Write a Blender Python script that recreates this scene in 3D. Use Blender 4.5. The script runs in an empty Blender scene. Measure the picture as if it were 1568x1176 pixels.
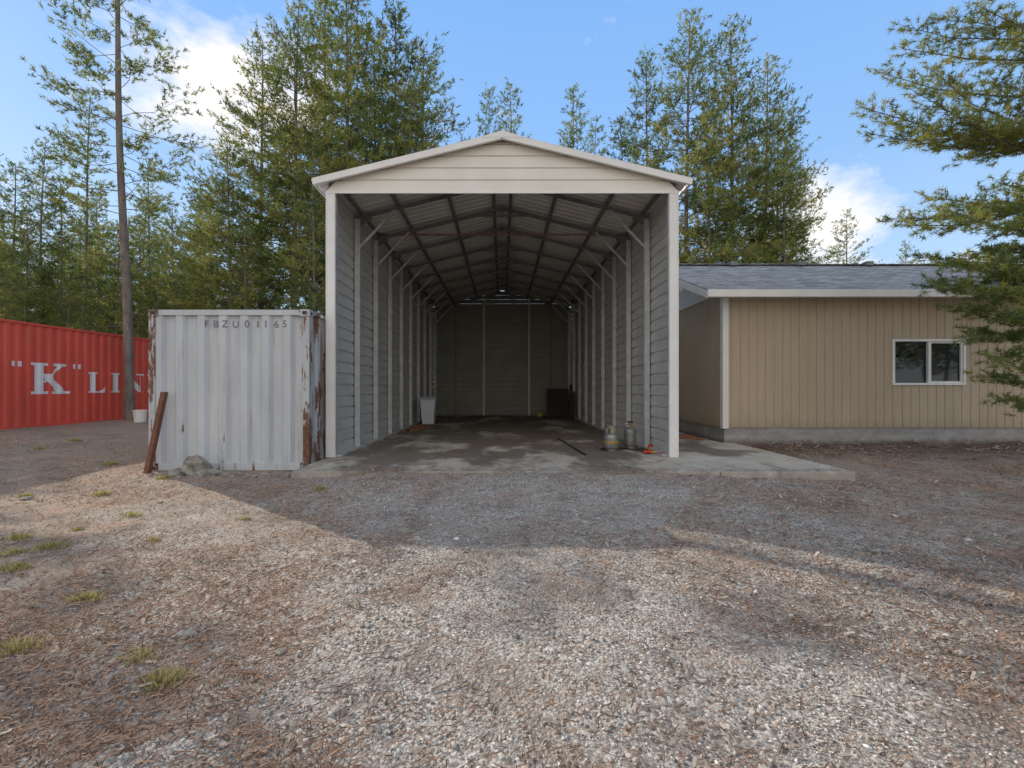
import bpy, math, random
import numpy as np
from mathutils import Vector, Matrix
random.seed(7); rng=np.random.default_rng(7)
S=bpy.context.scene
COL=S.collection

# ------------------------------------------------------------------ materials
def nmat(name):
    m=bpy.data.materials.new(name); m.use_nodes=True
    nt=m.node_tree; b=nt.nodes['Principled BSDF']
    return m,nt,b
def N(nt,t,**k):
    n=nt.nodes.new(t)
    for a,v in k.items():
        if a in n.inputs: n.inputs[a].default_value=v
        else: setattr(n,a,v)
    return n
def L(nt,a,b): nt.links.new(a,b)
def noise(nt,co,scale,detail=4,rough=.55,stretch=None):
    if stretch:
        mp=N(nt,'ShaderNodeMapping'); mp.inputs['Scale'].default_value=stretch
        L(nt,co,mp.inputs[0]); co=mp.outputs[0]
    n=N(nt,'ShaderNodeTexNoise'); n.inputs['Scale'].default_value=scale
    n.inputs['Detail'].default_value=detail; n.inputs['Roughness'].default_value=rough
    L(nt,co,n.inputs['Vector']); return n.outputs['Fac']
def ramp(nt,fac,stops):
    r=N(nt,'ShaderNodeValToRGB'); e=r.color_ramp.elements
    while len(e)<len(stops): e.new(.5)
    for i,(p,c) in enumerate(stops):
        e[i].position=p; e[i].color=(c if len(c)==4 else (*c,1)) if hasattr(c,'__len__') else (c,c,c,1)
    L(nt,fac,r.inputs[0]); return r.outputs[0]
def mix(nt,f,a,b):
    m=N(nt,'ShaderNodeMix',data_type='RGBA')
    for s,i in ((f,0),(a,6),(b,7)):
        if hasattr(s,'is_output') or hasattr(s,'links'): L(nt,s,m.inputs[i])
        elif i==0: m.inputs[0].default_value=s
        else: m.inputs[i].default_value=(*s,1)
    return m.outputs[2]
def mathn(nt,op,a,b=None,clamp=False):
    m=N(nt,'ShaderNodeMath',operation=op); m.use_clamp=clamp
    for i,s in enumerate((a,b)):
        if s is None: continue
        if hasattr(s,'links'): L(nt,s,m.inputs[i])
        else: m.inputs[i].default_value=s
    return m.outputs[0]
def bump(nt,b,h,st=.3,dist=.01):
    n=N(nt,'ShaderNodeBump'); n.inputs['Strength'].default_value=st; n.inputs['Distance'].default_value=dist
    L(nt,h,n.inputs['Height']); L(nt,n.outputs[0],b.inputs['Normal'])
def coord(nt,k='Object'):
    return N(nt,'ShaderNodeTexCoord').outputs[k]
def xyz(nt,co):
    s=N(nt,'ShaderNodeSeparateXYZ'); L(nt,co,s.inputs[0]); return s.outputs
def lin(nt,v,a,k,mx=1.0,neg=False):
    d=mathn(nt,'SUBTRACT',a,v) if neg else mathn(nt,'SUBTRACT',v,a)
    return mathn(nt,'MINIMUM',mathn(nt,'MULTIPLY',d,k,True),mx)

def simple(name,c,c2=None,rough=.6,metal=0,scale=6,bst=.1,stretch=None):
    m,nt,b=nmat(name); co=coord(nt)
    f=noise(nt,co,scale,5,.6,stretch)
    c2=c2 or tuple(x*.75 for x in c)
    L(nt,ramp(nt,f,[(.3,c2),(.7,c)]),b.inputs['Base Color'])
    b.inputs['Roughness'].default_value=rough; b.inputs['Metallic'].default_value=metal
    if bst: bump(nt,b,noise(nt,co,scale*12,3),bst,.003)
    return m
M_white=simple('painted_trim_white',(.84,.81,.76),(.74,.71,.66),.45,0,2,.03)
M_cream=simple('gable_siding_paint',(.82,.77,.68),(.74,.69,.60),.45,0,1.5,.02)
M_sheet=simple('wall_sheet_metal',(.66,.64,.59),(.52,.50,.46),.45,.05,1.2,.03,(1,1,3))
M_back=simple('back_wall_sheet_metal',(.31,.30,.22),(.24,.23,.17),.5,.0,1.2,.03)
M_roofin=simple('roof_sheet_metal',(.74,.71,.65),(.60,.57,.52),.5,.0,1.3,.03)
M_galv=simple('galvanised_tube',(.66,.66,.65),(.46,.46,.45),.4,.2,5,.04)
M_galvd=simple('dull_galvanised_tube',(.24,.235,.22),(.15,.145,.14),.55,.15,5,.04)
M_rod=simple('rusty_tie_rod',(.34,.15,.09),(.2,.1,.07),.7)
M_wood=simple('weathered_wood',(.42,.20,.10),(.22,.105,.055),.8,0,4,.3,(1,1,8))
M_black=simple('black_rubber',(.03,.03,.03),None,.6)
M_brass=simple('brass_yellow',(.65,.42,.08),(.4,.25,.06),.35,.6)
M_redp=simple('red_paint_valve',(.6,.03,.02),None,.4)
M_yel=simple('yellow_plastic',(.7,.52,.04),None,.5)
M_bin=simple('bin_plastic',(.76,.78,.80),(.66,.68,.70),.45)
M_steel=simple('grey_tank_steel',(.34,.34,.33),(.2,.19,.17),.4,.5,8,.05)
M_brown=simple('brown_board',(.05,.03,.025),(.03,.02,.018),.7)
M_rock=simple('broken_concrete',(.44,.39,.33),(.15,.13,.11),.9,0,9,1.0)
M_letterw=simple('white_lettering_paint',(.88,.85,.82),(.74,.68,.64),.6,0,14,.05)
M_letterd=simple('dark_lettering_paint',(.10,.10,.11),(.16,.16,.16),.6,0,20,.05)

def container_mat(name,base,base2,rust_amt,edges=None,rs=4.5):
    m,nt,b=nmat(name); co=coord(nt)
    f=noise(nt,co,1.2,5,.6,(1,1,.5))
    c=ramp(nt,f,[(.3,base2),(.7,base)])
    st=noise(nt,co,5,5,.7,(1,1,.12)); c=mix(nt,mathn(nt,'MULTIPLY',ramp(nt,st,[(.48,0),(.75,1)]),.38),c,tuple(x*.45 for x in base))
    r2=noise(nt,co,9,4,.6,(1,1,.07)); 
    r1=noise(nt,co,rs,8,.72,(1,1,.22))
    if edges:
        o=xyz(nt,co)
        e=mathn(nt,'MAXIMUM',lin(nt,o[0],edges[1]-.40,.50,.15),lin(nt,o[0],edges[0]+.26,.6,.12,True))
        e=mathn(nt,'MAXIMUM',e,lin(nt,o[2],.25,.30,.08,True))
        r1=mathn(nt,'ADD',r1,e); r2=mathn(nt,'ADD',r2,e)
    c=mix(nt,mathn(nt,'MULTIPLY',ramp(nt,r2,[(.62,0),(.74,1)]),.55),c,(.34,.18,.09))
    m1=ramp(nt,r1,[(rust_amt,0),(rust_amt+.035,1)])
    c=mix(nt,m1,c,ramp(nt,noise(nt,co,22,5,.7),[(.35,(.07,.03,.018)),(.6,(.22,.09,.045)),(.75,(.38,.18,.08))]))
    L(nt,c,b.inputs['Base Color']); b.inputs['Roughness'].default_value=.55
    bump(nt,b,noise(nt,co,30,3),.06,.004)
    return m
M_cwhite=container_mat('container_paint_white',(.60,.61,.61),(.48,.49,.49),.65,(-6.17,-3.36))
M_cwhite_r=container_mat('container_post_rusted',(.54,.55,.55),(.44,.45,.45),.485,None,7)
M_cred=container_mat('container_paint_red',(.84,.11,.065),(.70,.085,.05),.70)
M_rust=simple('rusted_steel',(.26,.11,.06),(.13,.055,.035),.85,.1,10,.5)

m,nt,b=nmat('slab_concrete'); M_conc=m; co=coord(nt)
c=ramp(nt,noise(nt,co,1.1,6,.65),[(.3,(.40,.36,.305)),(.7,(.60,.55,.475))])
o=xyz(nt,co)
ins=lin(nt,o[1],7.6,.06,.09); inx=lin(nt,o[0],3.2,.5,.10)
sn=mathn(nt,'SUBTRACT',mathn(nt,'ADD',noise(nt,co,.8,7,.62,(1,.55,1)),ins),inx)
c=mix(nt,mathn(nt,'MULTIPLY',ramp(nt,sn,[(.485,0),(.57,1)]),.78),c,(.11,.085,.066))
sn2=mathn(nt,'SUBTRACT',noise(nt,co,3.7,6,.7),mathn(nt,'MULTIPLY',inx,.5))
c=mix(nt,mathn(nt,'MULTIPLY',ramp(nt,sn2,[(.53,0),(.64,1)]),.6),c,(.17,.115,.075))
edge=mathn(nt,'ADD',lin(nt,o[1],7.75,.45,.3,True),noise(nt,co,5,6,.7))
c=mix(nt,mathn(nt,'MULTIPLY',ramp(nt,edge,[(.62,0),(.78,1)]),.5),c,(.26,.21,.17))
L(nt,c,b.inputs['Base Color']); b.inputs['Roughness'].default_value=.7; b.inputs['Specular IOR Level'].default_value=.25; bump(nt,b,noise(nt,co,40,5),.25,.004)
m,nt,b=nmat('foundation_concrete'); M_found=m; co=coord(nt)
c=ramp(nt,noise(nt,co,2.2,6,.65,(1,1,2)),[(.3,(.26,.245,.225)),(.7,(.44,.42,.39))])
o=xyz(nt,co); dirt=mathn(nt,'ADD',lin(nt,o[2],.16,2.2,.4,True),mathn(nt,'MULTIPLY',noise(nt,co,6,5,.7),.6))
c=mix(nt,ramp(nt,dirt,[(.35,0),(.6,.8)]),c,(.16,.115,.085))
L(nt,c,b.inputs['Base Color']); b.inputs['Roughness'].default_value=.85; bump(nt,b,noise(nt,co,25,5),.3,.006)

m,nt,b=nmat('tan_wood_siding'); M_tan=m; co=coord(nt)
c=ramp(nt,noise(nt,co,1.0,5,.6,(1,1,.5)),[(.3,(.45,.355,.245)),(.7,(.52,.415,.295))])
c=mix(nt,mathn(nt,'MULTIPLY',ramp(nt,noise(nt,co,9,5,.7,(1,1,.08)),[(.5,0),(.75,1)]),.3),c,(.31,.235,.16))
o=xyz(nt,co); c=mix(nt,mathn(nt,'MULTIPLY',ramp(nt,mathn(nt,'ADD',lin(nt,o[2],.75,.8,.35,True),mathn(nt,'MULTIPLY',noise(nt,co,5,5,.7),.5)),[(.3,0),(.6,1)]),.35),c,(.22,.16,.11))
L(nt,c,b.inputs['Base Color']); b.inputs['Roughness'].default_value=.75; bump(nt,b,noise(nt,co,40,4,.6,(1,1,.1)),.2,.003)
m,nt,b=nmat('asphalt_shingles'); M_shing=m; co=coord(nt)
br=N(nt,'ShaderNodeTexBrick'); L(nt,co,br.inputs['Vector'])
br.inputs['Scale'].default_value=1; br.inputs['Brick Width'].default_value=.3; br.inputs['Row Height'].default_value=.14
br.inputs['Mortar Size'].default_value=.008; br.inputs['Bias'].default_value=0
br.inputs['Color1'].default_value=(.18,.185,.19,1); br.inputs['Color2'].default_value=(.42,.42,.41,1); br.inputs['Mortar'].default_value=(.06,.06,.06,1)
c=mix(nt,ramp(nt,noise(nt,co,1.5,5),[(.4,0),(.7,.4)]),br.outputs[0],(.30,.29,.28))
L(nt,c,b.inputs['Base Color']); b.inputs['Roughness'].default_value=.9; bump(nt,b,noise(nt,co,60,3),.4,.006)
m,nt,b=nmat('window_glass'); M_glass=m
b.inputs['Base Color'].default_value=(.012,.014,.014,1); b.inputs['Roughness'].default_value=.03
b.inputs['IOR'].default_value=1.55
bump(nt,b,noise(nt,coord(nt),1.5,2),.05,.02)

# ground
m,nt,b=nmat('gravel_and_needle_ground'); M_ground=m; co=coord(nt)
def vor(scale):
    v=N(nt,'ShaderNodeTexVoronoi'); v.inputs['Scale'].default_value=scale; L(nt,co,v.inputs['Vector']); return v
v1=vor(46); v2=vor(110)
sep=N(nt,'ShaderNodeSeparateColor'); L(nt,v1.outputs['Color'],sep.inputs[0])
sep2=N(nt,'ShaderNodeSeparateColor'); L(nt,v2.outputs['Color'],sep2.inputs[0])
g=ramp(nt,sep.outputs[0],[(0,(.19,.17,.15)),(.5,(.41,.375,.335)),(1,(.68,.635,.575))])
g2=ramp(nt,sep2.outputs[1],[(0,(.18,.16,.14)),(.6,(.42,.38,.335)),(1,(.72,.67,.60))])
gm=mix(nt,ramp(nt,noise(nt,co,5,4),[(.42,0),(.58,1)]),g,g2)
lit=ramp(nt,noise(nt,co,70,6,.75),[(.28,(.11,.085,.07)),(.5,(.32,.25,.195)),(.72,(.56,.46,.37))])
red=ramp(nt,noise(nt,co,80,6,.75),[(.28,(.17,.09,.055)),(.5,(.46,.27,.17)),(.72,(.70,.46,.31))])
lit=mix(nt,ramp(nt,noise(nt,co,1.3,8,.75),[(.50,0),(.62,.60)]),lit,red)
px=xyz(nt,co)
left=lin(nt,px[0],-1.6,.06,.18,True); rgt=lin(nt,px[0],3.0,.05,.12); far=lin(nt,px[1],8.5,.2,.5)
pat=mathn(nt,'ADD',noise(nt,co,.8,9,.76),mathn(nt,'ADD',mathn(nt,'ADD',left,rgt),far))
pm=ramp(nt,pat,[(.47,0),(.66,.9)])
c=mix(nt,pm,gm,lit)
c=mix(nt,mathn(nt,'MULTIPLY',ramp(nt,noise(nt,co,1.7,8,.75),[(.50,0),(.64,1)]),.55),c,(.15,.12,.10))
wv=mathn(nt,'ADD',px[0],mathn(nt,'MULTIPLY',noise(nt,co,.5,3),.5))
def track(x0): return lin(nt,mathn(nt,'ABSOLUTE',mathn(nt,'SUBTRACT',wv,x0)),.14,7,1.0,True)
tr=mathn(nt,'MULTIPLY',mathn(nt,'MAXIMUM',track(1.15),track(-.75)),ramp(nt,noise(nt,co,3.5,7,.75),[(.49,0),(.60,1)]))
c=mix(nt,mathn(nt,'MULTIPLY',tr,.6),c,(.09,.065,.05))
soil=mathn(nt,'MULTIPLY',lin(nt,px[1],9.1,.9,1.0),lin(nt,px[0],5.4,3,1.0))
c=mix(nt,mathn(nt,'MULTIPLY',mathn(nt,'MULTIPLY',soil,ramp(nt,noise(nt,co,3,6,.7),[(.3,.4),(.6,1)])),.75),c,(.11,.07,.052))
L(nt,c,b.inputs['Base Color']); b.inputs['Roughness'].default_value=.95; b.inputs['Specular IOR Level'].default_value=.15
hh=mathn(nt,'ADD',mathn(nt,'MULTIPLY',v1.outputs['Distance'],-1.0),mathn(nt,'MULTIPLY',noise(nt,co,60,6,.7),.9))
bump(nt,b,hh,.8,.015)

def attr_mat(name,stops,transl=0):
    m,nt,b=nmat(name)
    a=N(nt,'ShaderNodeAttribute'); a.attribute_name='tint'
    col=ramp(nt,a.outputs['Fac'],stops)
    nt.nodes.remove(b)
    d=N(nt,'ShaderNodeBsdfDiffuse'); L(nt,col,d.inputs[0]); out=d.outputs[0]
    if transl:
        t=N(nt,'ShaderNodeBsdfTranslucent'); L(nt,col,t.inputs[0])
        mx=N(nt,'ShaderNodeMixShader'); mx.inputs[0].default_value=transl
        L(nt,out,mx.inputs[1]); L(nt,t.outputs[0],mx.inputs[2]); out=mx.outputs[0]
    L(nt,out,nt.nodes['Material Output'].inputs[0])
    return m
FST=[(0,(.075,.11,.04)),(.40,(.16,.21,.07)),(.70,(.30,.33,.095)),(.92,(.44,.43,.13)),(1,(.46,.30,.10))]
M_needle=attr_mat('pine_foliage',FST,.42)
M_bark=simple('pine_bark',(.28,.225,.18),(.12,.095,.08),.95,0,7,.9,(1,1,.3))
M_stone=attr_mat('gravel_stone',[(0,(.18,.165,.15)),(.5,(.41,.38,.345)),(.9,(.62,.585,.54)),(1,(.76,.72,.67))])
M_litter=attr_mat('needle_litter',[(0,(.14,.085,.06)),(.4,(.38,.22,.14)),(.8,(.60,.39,.26)),(1,(.54,.45,.37))])
M_grass=attr_mat('dry_grass',[(0,(.22,.22,.07)),(.5,(.44,.39,.14)),(1,(.62,.51,.24))],.3)

# ------------------------------------------------------------------ mesh helpers
def empty(name,loc=(0,0,0)):
    e=bpy.data.objects.new(name,None); e.location=loc; e.empty_display_size=.3; COL.objects.link(e); return e
class MB:
    def __init__(s): s.v=[];s.f=[];s.m=[]
    def add(s,vs,fs,m=0):
        o=len(s.v); s.v+= [tuple(p) for p in vs]; s.f+=[tuple(i+o for i in f) for f in fs]; s.m+=[m]*len(fs)
    def box(s,x0,x1,y0,y1,z0,z1,m=0):
        s.add([(x0,y0,z0),(x1,y0,z0),(x1,y1,z0),(x0,y1,z0),(x0,y0,z1),(x1,y0,z1),(x1,y1,z1),(x0,y1,z1)],
              [(0,3,2,1),(4,5,6,7),(0,1,5,4),(1,2,6,5),(2,3,7,6),(3,0,4,7)],m)
    def beam(s,p,q,w,h,m=0,up=(0,0,1)):
        p=Vector(p);q=Vector(q);d=(q-p).normalized();u=Vector(up)
        if abs(d.dot(u))>.98:u=Vector((0,1,0))
        r=d.cross(u).normalized();u=r.cross(d).normalized()
        vs=[c+r*(a*w/2)+u*(b_*h/2) for c in(p,q) for a,b_ in((-1,-1),(1,-1),(1,1),(-1,1))]
        s.add(vs,[(0,1,2,3),(7,6,5,4),(0,4,5,1),(1,5,6,2),(2,6,7,3),(3,7,4,0)],m)
    def cyl(s,p,q,r0,r1,n=12,m=0,cap=True):
        p=Vector(p);q=Vector(q);d=(q-p).normalized();u=Vector((0,0,1)) if abs(d.z)<.9 else Vector((1,0,0))
        r=d.cross(u).normalized();u=r.cross(d)
        vs=[c+(r*math.cos(2*math.pi*i/n)+u*math.sin(2*math.pi*i/n))*rr for c,rr in((p,r0),(q,r1)) for i in range(n)]
        fs=[(i,(i+1)%n,n+(i+1)%n,n+i) for i in range(n)]
        if cap: fs+=[tuple(range(n))[::-1],tuple(range(n,2*n))]
        s.add(vs,fs,m)
    def lathe(s,c,prof,n=20,m=0):
        vs=[(c[0]+r*math.cos(2*math.pi*i/n),c[1]+r*math.sin(2*math.pi*i/n),c[2]+z) for r,z in prof for i in range(n)]
        fs=[(k*n+i,k*n+(i+1)%n,(k+1)*n+(i+1)%n,(k+1)*n+i) for k in range(len(prof)-1) for i in range(n)]
        s.add(vs,fs,m)
    def sheet(s,prof,fn,a,b,m=0):
        vs=[fn(t,d,e) for t,d in prof for e in(a,b)]
        s.add(vs,[(2*i,2*i+1,2*i+3,2*i+2) for i in range(len(prof)-1)],m)
    def obj(s,name,mats,parent=None,smooth=False,bevel=0):
        me=bpy.data.meshes.new(name); me.from_pydata(s.v,[],s.f)
        for mt in mats: me.materials.append(mt)
        me.polygons.foreach_set('material_index',s.m)
        if smooth: me.polygons.foreach_set('use_smooth',[True]*len(s.f))
        me.update(); o=bpy.data.objects.new(name,me); COL.objects.link(o)
        if parent: o.parent=parent
        if bevel:
            bv=o.modifiers.new('bevel','BEVEL'); bv.width=bevel; bv.segments=2; bv.limit_method='ANGLE'
        return o
def ribprof(t0,t1,pitch=.23,d=.02,a=.72):
    out=[];t=t0
    while t<t1-1e-6:
        for k,dd in((0,0),(a,0),(a+.07,d),(a+.21,d)):
            tt=t+k*pitch
            if tt<t1: out.append((tt,dd))
        t+=pitch
    out.append((t1,0)); return out
def npmesh(name,V,F,mats,tint=None,mi=None):
    me=bpy.data.meshes.new(name); n=len(V);k=F.shape[1];nf=len(F)
    me.vertices.add(n); me.vertices.foreach_set('co',V.astype(np.float32).ravel())
    me.loops.add(nf*k); me.loops.foreach_set('vertex_index',F.astype(np.int32).ravel())
    me.polygons.add(nf); me.polygons.foreach_set('loop_start',np.arange(0,nf*k,k,dtype=np.int32))
    me.polygons.foreach_set('loop_total',np.full(nf,k,dtype=np.int32))
    for mt in mats: me.materials.append(mt)
    if mi is not None: me.polygons.foreach_set('material_index',mi.astype(np.int32))
    if tint is not None:
        a=me.attributes.new('tint','FLOAT','POINT'); a.data.foreach_set('value',tint.astype(np.float32))
    me.update(calc_edges=True); return me
def link(name,me,parent=None,loc=(0,0,0),rz=0,sc=1):
    o=bpy.data.objects.new(name,me); o.location=loc; o.rotation_euler=(0,0,rz)
    o.scale=(sc,sc,sc) if not hasattr(sc,'__len__') else sc
    COL.objects.link(o)
    if parent: o.parent=parent
    return o

# ------------------------------------------------------------------ terrain
def sst(t): t=np.clip(t,0,1); return t*t*(3-2*t)
def gh(x,y):
    x=np.asarray(x,float);y=np.asarray(y,float)
    h=-.10+.40*sst((-6.5-x)/6)*sst((y-4)/8)+.07*sst((x-5.6)/2)*sst((y-7)/3)
    h=h+.008*np.sin(x*1.9+y*.7)+.006*np.sin(x*4.3-y*3.1)+.01*np.sin(y*1.3+x*.4)
    h=h+sst((x-5.5)/.6)*sst((y-9.9)/.9)*(.05+.035*np.sin(x*2.2)+.02*np.sin(x*5.3))
    ramp_=np.where(y<7.25,sst((y-5.2)/1.8),0)*np.exp(-((x-.6)/3.6)**4)*(.128+.014*np.sin(x*2.7)+.010*np.sin(x*6.1))
    return h+ramp_
def surf(x,y):
    h=gh(x,y); on=(x>-3.28)&(x<5.48)&(y>7.09); return np.where(on,np.maximum(h,.052),h)
def axis(segs):
    out=[]
    for a,b_,st in segs: out.append(np.arange(a,b_,st))
    return np.concatenate(out+[[segs[-1][1]]])
gx=axis([(-400,-40,40),(-40,-14,2),(-14,-7,.25),(-7,8,.1),(8,14,.25),(14,40,2),(40,400,40)])
gy=axis([(-400,-40,40),(-40,-4,2),(-4,1,.25),(1,9,.1),(9,16,.3),(16,40,2),(40,400,40)])
X,Y=np.meshgrid(gx,gy); Z=gh(X,Y)+rng.normal(0,.0022,X.shape)
V=np.stack([X.ravel(),Y.ravel(),Z.ravel()],1); nx,ny=len(gx),len(gy)
I=(np.arange(ny-1)[:,None]*nx+np.arange(nx-1)[None,:]).ravel()
F=np.stack([I,I+1,I+nx+1,I+nx],1)
me=npmesh('ground',V,F,[M_ground]); me.polygons.foreach_set('use_smooth',[True]*len(F)); link('ground',me)

def blocked(x,y):
    lim=7.1+np.random.default_rng(3).exponential(.13,len(x))
    b1=(y>lim)&(x>-3.4)&(x<5.6)
    b2=(y>7.85)&(x>-6.3)&(x<-3.2)
    b3=(y>10.88)&(x>5.2)
    b4=(x<-12.6)&(y>9)
    return b1|b2|b3|b4
def lnoise(x,y):
    return (np.sin(x*1.3+1.1*np.sin(y*.9))+np.sin(y*1.7+1.3*np.sin(x*.8+2))+np.sin((x+y)*2.9+1)*.6+np.sin(x*5.1-y*4.3)*.5)/3.1
def scatter_pts(n,y0,y1,wide=1.35):
    y=y0*(y1/y0)**rng.random(n); x=(rng.random(n)*2-1)*(wide*y+1.2)
    k=~blocked(x,y); return x[k],y[k]
x,y=scatter_pts(95000,1.1,10.8)
keep=rng.random(len(x))<(.30+.60*sst((x+4)/3.5)*sst((7-x)/3))*(1-.5*sst((lnoise(x,y)+.15)*2.5)); x=x[keep];y=y[keep]
n=len(x); sz=(.0026+.0062*rng.random(n)**2.8)*(1+.12*y); big=rng.random(n)<.010; sz[big]*=2.2
oc=np.array([(1,0,0),(0,1,0),(-1,0,0),(0,-1,0),(0,0,1),(0,0,-1)],float)
j=oc[None]*(1+.5*(rng.random((n,6,1))-.5))+rng.normal(0,.18,(n,6,3))
a=rng.random(n)*6.28; ca,sa=np.cos(a),np.sin(a)
jx=j[...,0]*1.25; jy=j[...,1]*.9; jz=j[...,2]*.6
vx=(jx*ca[:,None]-jy*sa[:,None])*sz[:,None]+x[:,None]; vy=(jx*sa[:,None]+jy*ca[:,None])*sz[:,None]+y[:,None]
vz=jz*sz[:,None]+(surf(x,y)+sz*.25)[:,None]
V=np.stack([vx,vy,vz],-1).reshape(-1,3)
of=np.array([(0,1,4),(1,2,4),(2,3,4),(3,0,4),(1,0,5),(2,1,5),(3,2,5),(0,3,5)])
F=(np.arange(n)[:,None,None]*6+of[None]).reshape(-1,3)
link('gravel_stones',npmesh('gravel_stones',V,F,[M_stone],np.repeat(rng.random(n),6)))
x,y=scatter_pts(190000,1.1,10.8)
dens=.18+.6*sst((lnoise(x*1.0+3,y+5)+.2)*2.5)+.15*(x<-1.5)+.25*sst((x-2)/2)
keep=rng.random(len(x))<dens; x=x[keep];y=y[keep]; n=len(x)
ln=(.010+.026*rng.random(n)**1.5)*(1+.03*y); wd=(.0009+.0010*rng.random(n))*(1+.14*y)
chip=rng.random(n)<.006; wd[chip]*=4; ln[chip]*=1.2
a=rng.random(n)*3.1416; ca,sa=np.cos(a),np.sin(a); t=rng.normal(0,.3,n)*ln
z=surf(x,y)+.006+.008*rng.random(n)
def P(u,v,w): return np.stack([x+u*ln*ca-v*wd*sa,y+u*ln*sa+v*wd*ca,z+w],-1)
V=np.stack([P(-1,-1,-t),P(1,-1,t),P(1,1,t+.002),P(-1,1,-t+.002)],1).reshape(-1,3)
F=np.arange(n*4).reshape(-1,4)
tt=rng.random(n)*.85; tt[chip]=1
link('pine_needle_litter',npmesh('pine_needle_litter',V,F,[M_litter],np.repeat(tt,4)))
b_=MB(); R_=random.Random(77)
for i in range(150):
    yy_=1.7*(5.2)**R_.random(); xx=R_.uniform(-1.2*yy_-.5,1.2*yy_+.5)
    if yy_>6.9: continue
    if xx>-1 and R_.random()<.6: continue
    a=R_.uniform(0,3.14); l_=R_.uniform(.08,.35); z0=float(gh(xx,yy_))+.012
    mx_,my_=xx+l_*.5*math.cos(a),yy_+l_*.5*math.sin(a); a2=a+R_.uniform(-.5,.5)
    b_.cyl((xx,yy_,z0),(mx_,my_,z0+.01),.004,.003,5,0); b_.cyl((mx_,my_,z0+.01),(mx_+l_*.5*math.cos(a2),my_+l_*.5*math.sin(a2),z0),.003,.0015,5,0)
b_.obj('fallen_twigs',[simple('twig_bark',(.34,.28,.23),(.12,.09,.07),.9)])

FPX=697.
def W(px_,py_,Yd): return ((px_-769)/FPX*Yd, Yd, 1.35+(594-py_)/FPX*Yd)
def onground(px_,py_):
    Yd=1.45*FPX/(py_-594)
    for _ in range(6):
        xx=(px_-769)/FPX*Yd; Yd=(1.35-float(gh(xx,Yd)))*FPX/(py_-594)
    return (px_-769)/FPX*Yd,Yd

Vs=[];Fs=[];Ts=[];c0=0
spots=[(168,712,.13),(20,872,.12),(75,840,.14),(28,995,.13),(218,1008,.11),(252,1048,.12),(132,918,.10),(202,790,.10),(155,758,.12),
 (60,690,.12),(488,750,.10),(250,733,.11),(30,825,.12),(115,680,.12),(20,848,.10),(375,795,.07),(40,760,.09),(715,728,.06),(118,812,.06),(235,828,.06)]
for (u,v,s_) in spots:
    gx_,gy_=onground(u,v); nb=int(110+80*random.random())
    for i in range(nb):
        a=random.random()*6.28; rr=s_*1.0*random.random()**.9; bx=gx_+rr*math.cos(a); by=gy_+rr*.8*math.sin(a)
        h=s_*(.3+.6*random.random())*.8*(1-.4*rr/s_); la=a+random.uniform(-.8,.8); le=h*random.uniform(.2,.9)
        bz=float(gh(bx,by))-.005; w=.0022*(1+.15*gy_); pa=random.random()*3.14
        dx,dy=w*math.cos(pa),w*math.sin(pa)
        mx,my=bx+le*.4*math.cos(la),by+le*.4*math.sin(la)
        Vs+=[(bx-dx,by-dy,bz),(bx+dx,by+dy,bz),(mx+dx*.8,my+dy*.8,bz+h*.65),(mx-dx*.8,my-dy*.8,bz+h*.65),(bx+le*math.cos(la),by+le*math.sin(la),bz+h)]
        Fs+=[(c0,c0+1,c0+2),(c0,c0+2,c0+3),(c0+3,c0+2,c0+4)]; c0+=5; Ts+=[random.random()]*5
link('grass_tufts',npmesh('grass_tufts',np.array(Vs),np.array(Fs),[M_grass],np.array(Ts)))

# ------------------------------------------------------------------ slab
b_=MB()
b_.box(-3.29,2.05,7.08,21.75,-.25,.05); b_.box(2.062,3.40,7.09,21.75,-.25,.048)
b_.box(3.412,5.50,7.08,10.86,-.25,.046); b_.box(3.412,5.26,10.87,22,-.25,.044)
b_.obj('concrete_slab',[M_conc],bevel=.012)

# ------------------------------------------------------------------ carport
G=empty('metal_carport')
Y0,Y1=8.55,21.62; XW=3.28; SL=.244
def rz(x,off=0): return 6.035-SL*abs(x)+off
for s_,nm in((-1,'wall_left'),(1,'wall_right')):
    b_=MB(); b_.sheet(ribprof(.055,5.22,.23,.028),lambda t,d,e:(s_*(XW-.02+d),e,t),Y0,Y1); b_.obj(nm,[M_sheet],G)
b_=MB()
for side in(-1,1):
    b_.sheet(ribprof(Y0-.12,Y1+.12,.23,.020),lambda t,d,e:(side*e,t,rz(e,-.03+d)),.0,3.46)
b_.obj('roof_sheets',[M_roofin],G)
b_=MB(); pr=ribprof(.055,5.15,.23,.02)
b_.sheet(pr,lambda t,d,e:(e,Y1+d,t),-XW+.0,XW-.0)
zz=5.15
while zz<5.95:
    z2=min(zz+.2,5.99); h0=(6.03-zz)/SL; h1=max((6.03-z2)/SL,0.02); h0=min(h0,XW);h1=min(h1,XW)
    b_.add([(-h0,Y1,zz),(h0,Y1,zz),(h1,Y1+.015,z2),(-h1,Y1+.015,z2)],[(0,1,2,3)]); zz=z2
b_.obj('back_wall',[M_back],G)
b_=MB()
for xx in(-.87,1.28): b_.box(xx-.04,xx+.04,Y1-.08,Y1-.01,.05,rz(xx,-.12))  # pale colour of these two posts stands in for light through gaps
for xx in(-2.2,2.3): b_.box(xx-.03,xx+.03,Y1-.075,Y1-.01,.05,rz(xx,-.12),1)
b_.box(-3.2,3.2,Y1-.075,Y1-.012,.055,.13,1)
b_.obj('back_posts',[simple('gap_light_post',(.82,.78,.54),None,.5),M_galvd],G)
b_=MB(); zz=5.03; k=0
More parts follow.
